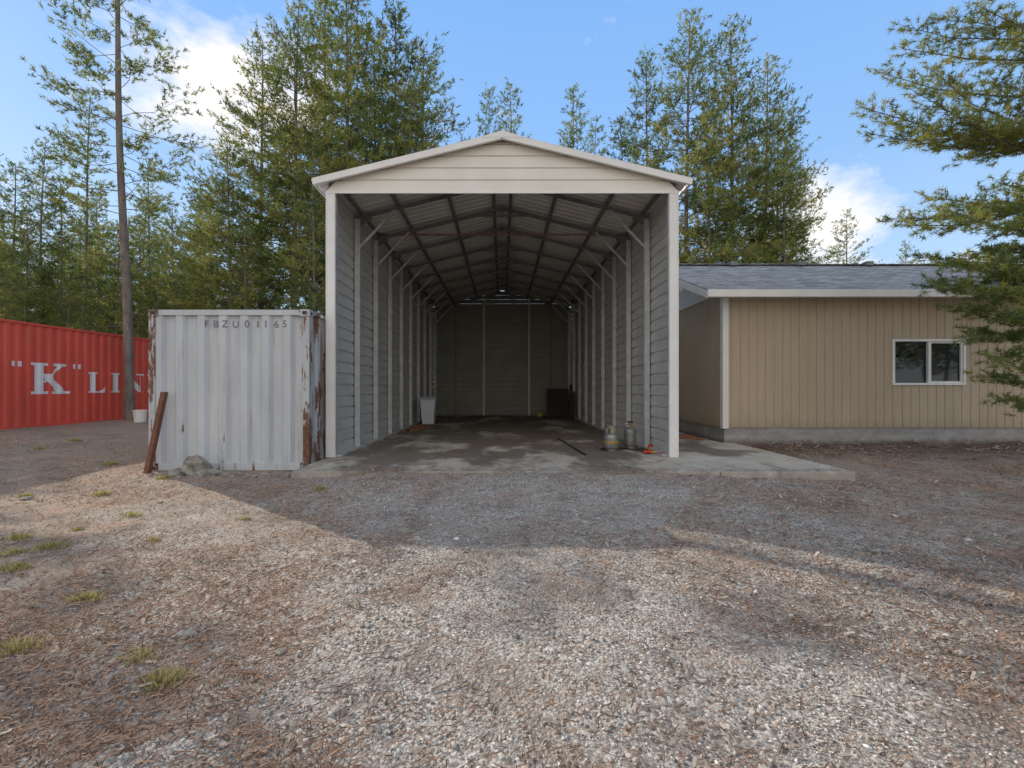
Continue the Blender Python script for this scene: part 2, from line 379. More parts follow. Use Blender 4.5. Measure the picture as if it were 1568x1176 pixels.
while zz<5.93:
    z2=min(zz+.225,5.95); 
    def half(z): return min((5.985-z)/SL,XW+.02)
    h0,h1=half(zz),max(half(z2),.02); hm=half(z2-.03)
    yb,yt=Y0-.03,Y0-.012
    b_.add([(-h0,yb,zz),(h0,yb,zz),(hm,yb,z2-.035),(-hm,yb,z2-.035)],[(0,1,2,3)])
    b_.add([(-hm,yb,z2-.035),(hm,yb,z2-.035),(hm,yb+.026,z2-.022),(-hm,yb+.026,z2-.022)],[(0,1,2,3)])
    b_.add([(-hm,yb+.026,z2-.022),(hm,yb+.026,z2-.022),(h1,yb+.026,z2-.004),(-h1,yb+.026,z2-.004)],[(0,1,2,3)])
    b_.add([(-h1,yb+.026,z2-.004),(h1,yb+.026,z2-.004),(h1,yb,z2),(-h1,yb,z2)],[(0,1,2,3)])
    zz=z2
b_.obj('gable_siding',[M_cream],G)
b_=MB()
yf=Y0-.15
for sx in(-1,1):
    b_.beam((0,yf,6.0),(sx*3.50,yf,6.0-SL*3.5),.06,.11)
    b_.beam((0,yf+.05,6.062),(sx*3.50,yf+.05,6.062-SL*3.5),.16,.012)
    b_.beam((sx*3.49,Y0-.12,5.16),(sx*3.49,Y1+.1,5.16),.02,.12)
    b_.box(sx*XW-.005 if sx>0 else -XW-.02, XW+.02 if sx>0 else -XW+.005, Y0-.045,Y0+.16,.05,5.04)
    x0,x1=(XW-.15,XW-.006) if sx>0 else (-XW+.006,-XW+.15)
    b_.box(x0,x1,Y0-.043,Y0-.015,.05,5.035)
b_.box(-XW-.02,XW+.02,Y0-.05,Y0-.031,4.985,5.035)
b_.add([(-.42,yf-.035,5.96),(.42,yf-.035,5.96),(0,yf-.035,6.085)],[(0,1,2)])
b_.obj('white_trim',[M_white],G,bevel=.004)
b_=MB(); NB=9; sp=(Y1-.05-Y0)/NB
for k in range(NB+1):
    yy=Y0+.03+k*sp
    for sx in(-1,1):
        b_.box(*(sorted((sx*3.12,sx*3.235))),yy-.05,yy+.05,.05,5.06,0)
        if k>0:
            b_.box(*(sorted((sx*3.0,sx*3.24))),yy-.06,yy+.06,.05,.056,0)
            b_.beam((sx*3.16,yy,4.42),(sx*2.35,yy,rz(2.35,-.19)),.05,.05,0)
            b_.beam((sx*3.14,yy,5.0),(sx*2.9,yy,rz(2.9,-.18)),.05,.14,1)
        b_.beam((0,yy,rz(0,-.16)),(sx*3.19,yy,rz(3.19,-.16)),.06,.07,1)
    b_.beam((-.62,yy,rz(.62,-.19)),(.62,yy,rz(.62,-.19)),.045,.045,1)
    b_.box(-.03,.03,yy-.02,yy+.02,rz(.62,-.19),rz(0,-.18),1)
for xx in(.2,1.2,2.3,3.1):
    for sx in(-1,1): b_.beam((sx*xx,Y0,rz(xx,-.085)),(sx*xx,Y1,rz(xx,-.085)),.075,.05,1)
b_.box(-3.25,-3.05,Y0+.07,Y1,.051,.085,0); b_.box(3.05,3.25,Y0+.07,Y1,.051,.085,0)
b_.obj('steel_frames',[M_galv,M_galvd],G)
b_=MB(); b_.cyl((-3.15,11.5,5.22),(3.15,11.5,5.22),.022,.022,8); b_.obj('tie_rod',[M_rod],G)

# ------------------------------------------------------------------ items in carport
def trash_bin():
    b_=MB(); cx,cy=-2.6,16.1; z0=.05
    def ring(w,d,z): return [(cx-w,cy-d,z),(cx+w,cy-d,z),(cx+w,cy+d,z),(cx-w,cy+d,z)]
    b_.add(ring(.19,.19,z0+.03)+ring(.26,.27,z0+.88),[(0,1,5,4),(1,2,6,5),(2,3,7,6),(3,0,4,7),(3,2,1,0)])
    b_.add(ring(.285,.30,z0+.86)+ring(.285,.30,z0+.90),[(0,1,5,4),(1,2,6,5),(2,3,7,6),(3,0,4,7),(0,3,2,1),(4,5,6,7)])
    b_.add(ring(.30,.31,z0+.905)+ring(.27,.27,z0+.99),[(0,1,5,4),(1,2,6,5),(2,3,7,6),(3,0,4,7),(4,5,6,7)],1)
    b_.cyl((cx-.22,cy+.24,z0+.09),(cx-.27,cy+.24,z0+.09),.09,.09,14,2); b_.cyl((cx+.22,cy+.24,z0+.09),(cx+.27,cy+.24,z0+.09),.09,.09,14,2)
    b_.cyl((cx-.2,cy+.33,z0+.93),(cx+.2,cy+.33,z0+.93),.015,.015,8,1)
    b_.obj('trash_bin',[M_bin,simple('bin_lid',(.45,.47,.5)),M_black],bevel=.01)
trash_bin()
b_=MB(); c=(2.28,9.5,.05)
b_.lathe(c,[(.0,.03),(.13,.03),(.16,.07),(.165,.12),(.165,.27),(.15,.33),(.09,.37),(0,.375)],22,0)
b_.lathe(c,[(.12,0),(.125,0),(.125,.05)],20,0)
b_.lathe(c,[(.167,.15),(.17,.15),(.17,.2),(.167,.2)],22,1)
b_.cyl((c[0],c[1],.42),(c[0],c[1],.50),.03,.025,10,1); b_.cyl((c[0]-.06,c[1],.49),(c[0]+.06,c[1],.49),.015,.015,8,1)
for a in range(3):
    aa=a*2.09+.5; b_.beam((c[0]+.1*math.cos(aa),c[1]+.1*math.sin(aa),.38),(c[0]+.1*math.cos(aa),c[1]+.1*math.sin(aa),.52),.05,.008,0)
b_.lathe((c[0],c[1],.52),[(.105,0),(.12,0),(.12,.03),(.105,.03),(.105,0)],20,0)
b_.obj('propane_tank',[M_steel,M_brass],smooth=False,bevel=.003)
b_=MB(); c=(2.74,9.75,.05)
b_.lathe(c,[(0,.04),(.09,.04),(.125,.08),(.13,.14),(.13,.36),(.12,.42),(.07,.46),(0,.47)],22,0)
b_.lathe(c,[(.09,0),(.1,0),(.1,.06)],20,0)
b_.cyl((c[0],c[1],.5),(c[0],c[1],.62),.022,.022,10,1)
b_.lathe((c[0],c[1],.61),[(0,0),(.06,0),(.065,.015),(.06,.03),(0,.03)],14,2)
b_.cyl((c[0],c[1]-.01,.56),(c[0]-.1,c[1]-.02,.57),.014,.014,8,1)
b_.cyl((c[0]-.1,c[1]-.045,.58),(c[0]-.1,c[1]+.0,.58),.035,.035,14,0)
b_.obj('air_tank',[M_steel,M_brass,M_black],bevel=.002)
def tube(name,pts,r,mat,n=6):
    cu=bpy.data.curves.new(name,'CURVE'); cu.dimensions='3D'; cu.bevel_depth=r; cu.bevel_resolution=2
    sp_=cu.splines.new('NURBS'); sp_.points.add(len(pts)-1)
    for i,p in enumerate(pts): sp_.points[i].co=(*p,1)
    sp_.use_endpoint_u=True; sp_.order_u=3; cu.materials.append(mat)
    o=bpy.data.objects.new(name,cu); COL.objects.link(o); return o
tube('rubber_hose',[(2.15,9.3,.07),(2.0,9.6,.065),(2.35,9.9,.065),(2.7,9.5,.07),(2.95,9.15,.065),(3.1,9.35,.065),(2.85,9.6,.08)],.014,M_black)
tube('steel_rod',[(1.42,11.6,.065),(1.52,9.9,.065),(1.60,8.75,.065)],.018,M_black)
F_=empty('hose_fittings')
b_=MB()
b_.cyl((2.80,9.0,.09),(2.94,8.96,.09),.035,.035,10,0); b_.cyl((2.94,8.96,.09),(3.03,8.94,.09),.02,.02,8,1)
b_.cyl((3.0,9.2,.05),(3.0,9.2,.17),.035,.03,10,1); b_.cyl((3.0,9.2,.17),(3.0,9.2,.2),.055,.055,10,0)
b_.cyl((3.05,8.82,.08),(3.12,8.80,.08),.03,.03,10,0)
b_.obj('red_brass_valves',[M_redp,M_brass],F_)
b_=MB(); b_.beam((-2.95,13.6,.075),(-2.8,15.6,.075),.10,.05); b_.beam((-2.72,13.7,.075),(-2.45,15.0,.075),.16,.05); b_.beam((-2.85,13.8,.13),(-2.6,15.0,.13),.12,.05)
b_.obj('lumber_scraps',[M_wood],bevel=.004)
b_=MB()
b_.add([(2.0,20.2,.05),(3.0,20.2,.05),(3.0,20.5,1.32),(2.0,20.5,1.32),(2.0,20.24,.05),(3.0,20.24,.05),(3.0,20.54,1.32),(2.0,20.54,1.32)],[(0,1,2,3),(7,6,5,4),(0,3,7,4),(1,5,6,2),(3,2,6,7)])
b_.beam((3.05,19.9,.05),(3.12,20.2,1.5),.25,.03); b_.beam((2.0,19.6,.08),(3.0,19.4,.08),.5,.05); b_.beam((1.7,18.9,.07),(3.0,19.0,.07),.12,.04)
b_.obj('leaning_dark_boards',[M_brown],bevel=.004)
b_=MB(); b_.lathe((1.7,20.6,.05),[(0,0),(.11,0),(.12,.16),(.1,.2),(0,.2)],14,0); b_.cyl((1.7,20.6,.25),(1.7,20.6,.3),.03,.03,8,1)
b_.obj('yellow_fuel_jug',[M_yel,M_black],bevel=.004)

# ------------------------------------------------------------------ containers
def corr(x,pitch,d):
    u=(x/pitch)%1.0
    if u<.30: return 0
    if u<.45: return -d*(u-.30)/.15
    if u<.80: return -d
    return -d*(1-(u-.80)/.20)
def cprof(a,b2,pitch,d):
    n=math.ceil((b2-a)/pitch); P_=[]
    for k in range(n+1):
        for u in(0,.30,.45,.80):
            t=(k+u)*pitch
            if t<b2-a: P_.append((a+t,corr(t,pitch,d)))
    P_.append((b2,corr(b2-a,pitch,d))); return P_
def container(x0,x1,y0,y1,z0,z1,matp,matr,endpitch,sidepitch):
    R=empty('shipping_container')
    b_=MB()
    b_.sheet(cprof(x0+.10,x1-.10,endpitch,.06),lambda t,d,e:(t,y0+.02-d,e),z0+.14,z1-.09)
    b_.sheet(cprof(x0+.10,x1-.10,endpitch,.06),lambda t,d,e:(t,y1-.02+d,e),z0+.14,z1-.09)
    b_.sheet(cprof(y0+.13,y1-.13,sidepitch,.036),lambda t,d,e:(x1-.02+d,t,e),z0+.14,z1-.07)
    b_.sheet(cprof(y0+.13,y1-.13,sidepitch,.036),lambda t,d,e:(x0+.02-d,t,e),z0+.14,z1-.07)
    b_.sheet(cprof(y0+.1,y1-.1,sidepitch,.02),lambda t,d,e:(e,t,z1-.02+d),x0+.05,x1-.05)
    b_.obj('corrugated_panels',[matp],R)
    b_=MB()
    for xx in(x0,x1):
        sx=1 if xx==x0 else -1
        for yy in(y0,y1):
            sy=1 if yy==y0 else -1
            xa,xb=sorted((xx+sx*.004,xx+sx*.115)); ya,yb=sorted((yy+sy*.004,yy+sy*.14))
            b_.box(xa,xb,ya,yb,z0+.12,z1-.12,1)
            xa,xb=sorted((xx-sx*.004,xx+sx*.165)); ya,yb=sorted((yy-sy*.004,yy+sy*.18))
            b_.box(xa,xb,ya,yb,z0,z0+.118,1); b_.box(xa,xb,ya,yb,z1-.118,z1,1)
            b_.box(xx-sx*.006 if sx>0 else xx-.0,xx if sx>0 else xx+.006,yy+sy*.05 if sy>0 else yy-.12,yy+.12 if sy>0 else yy-.05,z1-.09,z1-.035,2)
            b_.box(*sorted((xx+sx*.045,xx+sx*.125)),*sorted((yy-sy*.006,yy)),z1-.09,z1-.03,2)
            b_.box(*sorted((xx+sx*.045,xx+sx*.125)),*sorted((yy-sy*.006,yy)),z0+.03,z0+.09,2)
        xa,xb=sorted((xx+sx*.006,xx+sx*.07))
        b_.box(xa,xb,y0+.18,y1-.18,z1-.075,z1-.01,0); b_.box(xa,xb,y0+.18,y1-.18,z0+.02,z0+.15,0)
    for yy in(y0,y1):
        sy=1 if yy==y0 else -1; ya,yb=sorted((yy+sy*.008,yy+sy*.08))
        b_.box(x0+.167,x1-.167,ya,yb,z1-.10,z1-.006,0); b_.box(x0+.167,x1-.167,ya,yb,z0+.02,z0+.15,0)
    b_.box(x0+.1,x1-.1,y0+.1,y1-.1,z0+.1,z0+.16,2)
    b_.obj('frame_rails_and_posts',[matp,matr,M_black],R,bevel=.006)
    return R
CW=container(-6.17,-3.36,7.93,13.9,-.11,2.72,M_cwhite,M_cwhite_r,.376,.30)
xpos=[310,323,337,350,372,387,401,415,430]
for ch,px_ in zip("FBZU01165",xpos):
    xx=(px_-769)/88.2
    ys=min(7.95-corr(xx+o_+6.07,.376,.06) for o_ in(0,.03,.06,.1))
    cu=bpy.data.curves.new('code_letter','FONT'); cu.body=ch; cu.size=.175; cu.extrude=.0005
    cu.materials.append(M_letterd); o=bpy.data.objects.new('code_letter',cu); COL.objects.link(o); o.parent=CW
    o.rotation_euler=(math.pi/2,0,0); o.location=(xx,ys-.004,2.41)
CR=container(-15.2,-12.7,9.6,21.8,.20,3.12,M_cred,M_cred,.376,.28)
def letter(kind):
    s=.085
    def rect(u,v,a,b2,c,d): return a<=u<=b2 and c<=v<=d
    if kind=='L':
        return .85,lambda u,v: rect(u,v,.12,.32,0,1) or rect(u,v,0,.44,1-s,1) or rect(u,v,0,.8,0,s) or (u<=.8 and v>=0 and v<.36 and u>.8-.30*(1-v/.36) and v<.2) or rect(u,v,.72,.8,0,.34)
    if kind=='I':
        return .5,lambda u,v: rect(u,v,.13,.33,0,1) or rect(u,v,0,.46,0,s) or rect(u,v,0,.46,1-s,1)
    if kind=='N':
        return 1.08,lambda u,v: rect(u,v,.15,.22,0,1) or rect(u,v,.8,.87,0,1) or rect(u,v,0,.38,0,s) or rect(u,v,0,.30,1-s,1) or rect(u,v,.64,1.02,1-s,1) or (0<=v<=1 and abs(u-(.84-.68*v))<.13 and .1<u<.9)
    if kind=='E':
        return .85,lambda u,v: rect(u,v,.12,.32,0,1) or rect(u,v,0,.78,0,s) or rect(u,v,0,.78,1-s,1) or rect(u,v,.3,.6,.46,.54) or rect(u,v,.70,.78,0,.28) or rect(u,v,.70,.78,.74,1) or rect(u,v,.56,.62,.36,.64)
    if kind=='K':
        return 1.2,lambda u,v: rect(u,v,.14,.38,0,1) or rect(u,v,0,.52,0,s) or rect(u,v,0,.52,1-s,1) or rect(u,v,.68,1.1,1-s,1) or rect(u,v,.62,1.2,0,s) or (v>.36 and v<=1 and abs(u-(.40+.56*(v-.36)/.64))<.055) or (0<=v<.66 and abs(u-(.98-.52*v/.62))<.135)
    if kind=='"':
        return .32,lambda u,v: rect(u,v,.0,.09,.86,1.02) or rect(u,v,.15,.24,.86,1.02)
lv=[];lf=[]
def put(kind,ystart,zbase,hgt,wscale=1.0):
    w,fn=letter(kind); st=.0125
    nu=int(w*hgt*wscale/st)+1; nv=int(1.05*hgt/st)+1
    for i in range(nu):
        for j2 in range(nv):
            if fn((i+.5)*st/hgt/wscale,(j2+.5)*st/hgt):
                ya=ystart+i*st; yb=ya+st; za=zbase+j2*st; zb=za+st
                xa=-12.72+corr(ya-9.73,.28,.036)+.005; xb=-12.72+corr(yb-9.73,.28,.036)+.005
                o_=len(lv); lv.extend([(xa,ya,za),(xb,yb,za),(xb,yb,zb),(xa,ya,zb)]); lf.append((o_,o_+1,o_+2,o_+3))
put('"',11.83,1.18,.86); put('K',12.28,1.18,.86,1.08); put('"',13.52,1.18,.86)
yy=13.98
for ch in 'LINE':
    put(ch,yy,1.20,.64,1.25); yy+=(letter(ch)[0]+.14)*.64*1.25+.03
me=bpy.data.meshes.new('painted_lettering'); me.from_pydata(lv,[],lf); me.materials.append(M_letterw)
o=bpy.data.objects.new('painted_lettering',me); COL.objects.link(o); o.parent=CR

b_=MB(); p0=(-5.98,7.62,-.12); p1=(-5.86,7.86,1.28)
b_.beam(p0,p1,.075,.010); b_.beam((p0[0]+.035,p0[1]+.04,p0[2]),(p1[0]+.035,p1[1]+.04,p1[2]),.010,.075)
b_.obj('rusty_steel_post',[M_rust])
def rock(b_,c,r,seed,flat=.7):
    rr=random.Random(seed); n=9; vs=[];m_=6
    for i in range(m_+1):
        ph=math.pi*i/m_
        for k in range(n):
            th=2*math.pi*k/n; q=1+rr.uniform(-.25,.25)
            vs.append((c[0]+r[0]*q*math.sin(ph)*math.cos(th),c[1]+r[1]*q*math.sin(ph)*math.sin(th),c[2]+r[2]*(1+rr.uniform(-.15,.15))*math.cos(ph)))
    fs=[(i*n+k,i*n+(k+1)%n,(i+1)*n+(k+1)%n,(i+1)*n+k) for i in range(m_) for k in range(n)]
    b_.add(vs,fs)
b_=MB(); rock(b_,(-5.12,7.60,.0),(.23,.17,.22),3); rock(b_,(-4.85,7.5,-.09),(.27,.16,.10),5); rock(b_,(-5.38,7.55,-.08),(.15,.14,.10),9); rock(b_,(-4.5,7.6,-.1),(.2,.12,.05),12); rock(b_,(-3.9,7.65,-.11),(.2,.12,.05),14)
for i in range(22): rock(b_,(-5.75+i*.11,7.42+.12*math.sin(i*2.3),-.09),(.045,.035,.03+.02*math.sin(i*5)**2),40+i)
b_.obj('concrete_rubble',[M_rock])
b_=MB()
for i,(u,v,r) in enumerate([(286,972,.045),(40,765,.06),(520,1088,.03),(1335,845,.05),(1100,800,.03),(735,905,.02),(1480,955,.025),(430,1000,.03),(1250,1015,.025),(60,930,.03)]):
    a_,c_=onground(u,v); rock(b_,(a_,c_,float(gh(a_,c_))+r*.1),(r*1.2,r,r*.6),20+i)
b_.obj('loose_rocks',[M_rock])
b_=MB(); c=(-11.3,14.2,float(gh(-11.3,14.2))); b_.lathe(c,[(0,0),(.15,0),(.18,.34),(.19,.34),(.19,.38),(.17,.38),(.17,.3),(0,.3)],18)
b_.obj('white_bucket',[M_white])

# ------------------------------------------------------------------ house
H=empty('tan_house')
HX0,HX1,HY0,HY1=5.30,17.5,10.9,19.0; ZF,ZE=.40,3.62
def groove(a,b2,p=.203,w=.018,d=.012):
    P_=[];t=a
    while t<b2-.001:
        P_+=[(t,0)]
        e=min(t+p-w,b2); P_+=[(e,0)]
        if t+p<b2: P_+=[(e+.003,-d),(t+p-.003,-d)]
        t+=p
    return P_
def hwall(b_,a,b2,z0,z1): b_.sheet(groove(a,b2),lambda t,d,e:(t,HY0-d,e),z0,z1)
wx0,wx1,wz0,wz1=9.39,11.03,1.47,2.46
b_=MB()
hwall(b_,HX0,wx0,ZF,ZE); hwall(b_,wx0,wx1,ZF,wz0); hwall(b_,wx0,wx1,wz1,ZE); hwall(b_,wx1,HX1,ZF,ZE)
b_.sheet(groove(HY0,HY1),lambda t,d,e:(HX0+d*-1,t,e),ZF,ZE+.12)
b_.sheet(groove(HY0,HY1),lambda t,d,e:(HX1-d*-1,t,e),ZF,ZE+.12)
b_.add([(HX0,HY1,ZF),(HX1,HY1,ZF),(HX1,HY1,ZE),(HX0,HY1,ZE)],[(0,1,2,3)])
b_.obj('siding_walls',[M_tan],H)
b_=MB(); b_.box(HX0+.03,HX1-.03,HY0+.03,HY1-.03,-.4,ZF+.0); b_.obj('foundation',[M_found],H)
yr=14.95; zr=5.36; e_y=10.38; e_z=3.60; sl=(zr-e_z)/(yr-e_y)
b_=MB()
for xx in(HX0-.01,HX1+.01):
    b_.add([(xx,HY0,ZE+.12),(xx,HY1,ZE+.12),(xx,HY1,zr-sl*(HY1-yr)-.1),(xx,yr,zr-.1),(xx,HY0,e_z+sl*(HY0-e_y)-.05)],[(0,1,2,3,4)])
b_.box(HX0-.035,HX0-.012,HY0,HY1,ZE+.02,ZE+.16)
b_.obj('gable_panels',[M_white],H)
RX0,RX1=4.69,18.1; yb=2*yr-e_y
b_=MB()
for (ya,za,yb2,zb) in((e_y,e_z,yr,zr),(yb,e_z,yr,zr)):
    b_.add([(RX0,ya,za+.0),(RX1,ya,za),(RX1,yb2,zb),(RX0,yb2,zb)],[(0,1,2,3)],0)
o=b_.obj('shingle_roof',[M_shing],H)
sd=o.modifiers.new('s','SOLIDIFY'); sd.thickness=.03; sd.offset=-1
b_=MB()
for xx in np.arange(RX0,RX1,.3): b_.beam((xx,yr,zr+.02),(xx+.29,yr,zr+.035),.26,.02,0)
for xx in(7.5,9.7,11.9): b_.box(xx-.11,xx+.11,yr-.25,yr-.02,zr-.04,zr+.09,1)
b_.obj('ridge_caps_and_vents',[M_shing,M_galvd],H)
b_=MB()
b_.box(RX0+.002,RX1-.002,e_y-.022,e_y+.0,e_z-.17,e_z-.005)
b_.box(RX0+.002,RX1-.002,yb,yb+.022,e_z-.17,e_z-.005)
for xx in(RX0,RX1):
    for yy_ in(e_y,yb): b_.beam((xx,yy_,e_z-.115),(xx,yr,zr-.115),.03,.16)
b_.add([(RX0,e_y,e_z-.12),(RX1,e_y,e_z-.12),(RX1,HY0,e_z-.10),(RX0,HY0,e_z-.10)],[(0,1,2,3)])
for xa,xb in((RX0,HX0),(HX1,RX1)):
    b_.add([(xa,e_y,e_z-.10),(xb,e_y,e_z-.10),(xb,yr,zr-.10),(xa,yr,zr-.10)],[(0,1,2,3)])
    b_.add([(xa,yb,e_z-.10),(xb,yb,e_z-.10),(xb,yr,zr-.10),(xa,yr,zr-.10)],[(0,1,2,3)])
b_.box(HX0-.03,HX0+.11,HY0-.03,HY0-.002,ZF-.02,ZE-.12); b_.box(HX0-.03,HX0-.004,HY0-.002,HY0+.11,ZF-.02,ZE-.12)
b_.obj('fascia_soffit_and_corner_trim',[M_white],H)
b_=MB(); f=.055
b_.box(wx0-f,wx1+f,HY0-.03,HY0+.06,wz1,wz1+f); b_.box(wx0-f,wx1+f,HY0-.035,HY0+.06,wz0-f,wz0)
b_.box(wx0-f,wx0,HY0-.028,HY0+.06,wz0,wz1); b_.box(wx1,wx1+f,HY0-.028,HY0+.06,wz0,wz1)
mxx=(wx0+wx1)/2+.02; b_.box(mxx-.035,mxx+.035,HY0-.015,HY0+.05,wz0,wz1)
b_.box(mxx+.035,wx1,HY0+.005,HY0+.04,wz0,wz0+.04); b_.box(mxx+.035,wx1,HY0+.005,HY0+.04,wz1-.04,wz1); b_.box(wx1-.04,wx1,HY0+.003,HY0+.042,wz0+.04,wz1-.04)
b_.obj('window_frame',[M_white],H,bevel=.004)
b_=MB(); b_.box(wx0,wx1,HY0+.045,HY0+.055,wz0,wz1); b_.obj('window_glass',[M_glass],H)
b_=MB(); R_=random.Random(4)
for i in range(330):
    xx=R_.uniform(5.7,14); yy_=10.8-1.9*R_.random()**1.6; a=R_.uniform(0,3.14); l_=R_.uniform(.04,.24)*(1.4 if R_.random()<.15 else 1); zz=float(gh(xx,yy_))+.015
    b_.beam((xx,yy_,zz),(xx+l_*math.cos(a),yy_+l_*math.sin(a)*.6,zz+R_.uniform(0,.06)),.012+.035*R_.random()**2,.012,R_.choice([0,0,1]))
b_.obj('bark_and_stick_debris',[simple('stick_wood',(.30,.21,.16),(.10,.065,.05),.9),simple('grey_stick_wood',(.45,.40,.35),(.22,.19,.17),.9)])
b_=MB(); b_.beam((4.2,12.2,.07),(5.0,11.3,.07),.14,.05); b_.beam((4.3,12.6,.07),(5.1,11.9,.07),.2,.06)
b_.obj('plank_stack',[M_wood],bevel=.004)

# ------------------------------------------------------------------ pines
class Pine:
    def __init__(s,seed): s.r=random.Random(seed); s.P=[];s.D=[];s.T=[]; s.b=MB(); s.g=np.random.default_rng(seed)
    def trunk(s,pts,r0,r1,n=8):
        k=len(pts)-1
        for i in range(k):
            a=r0+(r1-r0)*i/k; c=r0+(r1-r0)*(i+1)/k; s.b.cyl(pts[i],pts[i+1],a,c,n,0,False)
    def limb(s,A,T,ntw,twl,step,rad,start=.25,sag=.08,tintc=.5,twk=(.35,.9),jit=.35):
        r=s.r;A=Vector(A);T=Vector(T); Lg=(T-A).length; pts=[]
        for i in range(5):
            u=i/4; p=A.lerp(T,u); p.z-=sag*Lg*math.sin(math.pi*u); p+=Vector((r.uniform(-1,1),r.uniform(-1,1),r.uniform(-.5,.5)))*.03*Lg*(0<i<4); pts.append(p)
        for i in range(4): s.b.cyl(pts[i],pts[i+1],rad*(1-i*.2),rad*(1-(i+1)*.2),4,0,False)
        def at(u):
            q=min(u*4,3.999);i=int(q); return pts[i].lerp(pts[i+1],q-i)
        dirn=(T-A).normalized(); sidev=dirn.cross(Vector((0,0,1))).normalized()
        for k in range(ntw):
            u=start+(1-start)*(k+r.random())/ntw; base=at(u)
            sd_=1 if k%2 else -1
            tl=twl*(twk[0]+twk[1]*(1-u))*r.uniform(.6,1.25)
            d=(dirn*r.uniform(.5,1.1)+sidev*sd_*r.uniform(.3,1.1)+Vector((0,0,r.uniform(-.3,.6)))).normalized()
            if k==ntw-1: d=(dirn+Vector((0,0,.3))).normalized(); base=pts[4]; tl=twl*.4
            e=base+d*tl
            s.b.cyl(base,e,rad*.18,rad*.07,3,0,False)
            tc=tintc+r.uniform(-.22,.22); n=max(1,int(tl/step))
            for q in range(n+1):
                w=.25+.75*q/max(n,1) if n>0 else 1
                dd=(d+Vector((r.uniform(-.5,.5),r.uniform(-.5,.5),r.uniform(-.2,.6)))).normalized()
                s.P.append(tuple(base+d*(tl*w)+Vector((r.gauss(0,1),r.gauss(0,1),r.gauss(0,1)))*step*jit)); s.D.append(tuple(dd)); s.T.append(tc+r.uniform(-.12,.12))
    def mesh(s,name,nn,nl,nw,spread=.85):
        P_=np.array(s.P);D_=np.array(s.D);T_=np.array(s.T);g=s.g;n=len(P_)
        rd=g.normal(size=(n,nn,3)); rd/=np.linalg.norm(rd,axis=2,keepdims=True)
        d=D_[:,None]*.65+rd*spread; d/=np.linalg.norm(d,axis=2,keepdims=True)
        base=P_[:,None]+D_[:,None]*(g.random((n,nn,1))-.5)*nl*1.2
        pr=np.cross(d,g.normal(size=(n,nn,3))); pr/=np.linalg.norm(pr,axis=2,keepdims=True)+1e-9
        w=nw*(.6+.8*g.random((n,nn,1))); l_=nl*(.6+.7*g.random((n,nn,1)))
        V=np.stack([base-pr*w*.5,base+pr*w*.5,base+d*l_],2).reshape(-1,3)
        tv=np.clip(np.repeat(T_,nn*3)+np.repeat(g.uniform(-.08,.08,n*nn),3),0,.95)
        F=np.arange(len(V)).reshape(-1,3)
        bv=np.array(s.b.v); bf=np.array([f for f in s.b.f if len(f)==4]); tri=np.concatenate([bf[:,[0,1,2]],bf[:,[0,2,3]]])+len(V)
        VV=np.concatenate([V,bv]); FF=np.concatenate([F,tri]); mi=np.concatenate([np.zeros(len(F)),np.ones(len(tri))])
        return npmesh(name,VV,FF,[M_needle,M_bark],np.concatenate([tv,np.zeros(len(bv))]),mi)
def pine(name,seed,H_,c0,R,nb,ntw,nn,r0,nl=.19,nw=.045,shape=.55,tint=.5,dead=8,lean=.3):
    p=Pine(seed);r=p.r; lx,ly=r.uniform(-lean,lean),r.uniform(-lean,lean)
    ax=lambda t:Vector((lx*t*t+.04*math.sin(t*9+seed),ly*t*t+.04*math.cos(t*7),t*H_))
    p.trunk([ax(i/14) for i in range(15)],r0,.02,8)
    az=r.random()*6
    lop=[r.uniform(.7,1.25) for _ in range(40)]
    for i in range(nb):
        t=c0+(1-c0)*((i+r.random())/nb)**.95; tt=(t-c0)/(1-c0)
        az+=2.4+r.uniform(-.6,.6)
        rr=R*((1-tt)**shape)*min(1,.5+tt*2.5)*r.uniform(.45,1.1)*lop[int(((az%6.283)/6.284)*8)+8*int(tt*4.99)]+.15
        el=-.10+.75*tt+r.uniform(-.15,.2)
        A=ax(t); T=A+Vector((math.cos(az)*rr,math.sin(az)*rr,rr*math.tan(min(el,1.0))))
        p.limb(A,T,max(3,int(ntw*rr/R*1.2)),max(.35,rr*.5),.19,.010+.010*rr,.22,.05,tint+r.uniform(-.25,.25),jit=.5)
    for i in range(dead):
        t=r.uniform(.1,c0+.1); a=r.random()*6.28; l_=r.uniform(.5,1.6); A=ax(t); p.b.cyl(A,A+Vector((math.cos(a)*l_,math.sin(a)*l_,r.uniform(-.5,.15))),.014,.005,3,0,False)
    return p.mesh(name,nn,nl,nw)
VAR=[pine('pine_dense_a',11,20,.20,3.4,125,15,9,.17,tint=.55),
     pine('pine_dense_b',12,20,.16,3.0,120,14,9,.16,tint=.48),
     pine('pine_dense_c',13,20,.22,3.6,115,15,9,.18,tint=.62),
     pine('pine_slim_a',14,20,.30,2.0,85,11,9,.13,tint=.46),
     pine('pine_slim_b',15,20,.35,1.8,75,10,9,.12,tint=.54),
     pine('pine_young',16,20,.06,3.4,105,13,9,.17,tint=.55,dead=0)]
def place(var,pxc,ytop,Yd,parent=None,wide=1.0,name='pine_tree'):
    xx=(pxc-769)/FPX*Yd; g_=float(gh(xx,Yd)); ht=1.35+(594-ytop)/FPX*Yd-g_; s_=ht/20
    return link(name,VAR[var],parent,(xx,Yd,g_-.05),random.random()*6.28,(s_*wide,s_*wide,s_))
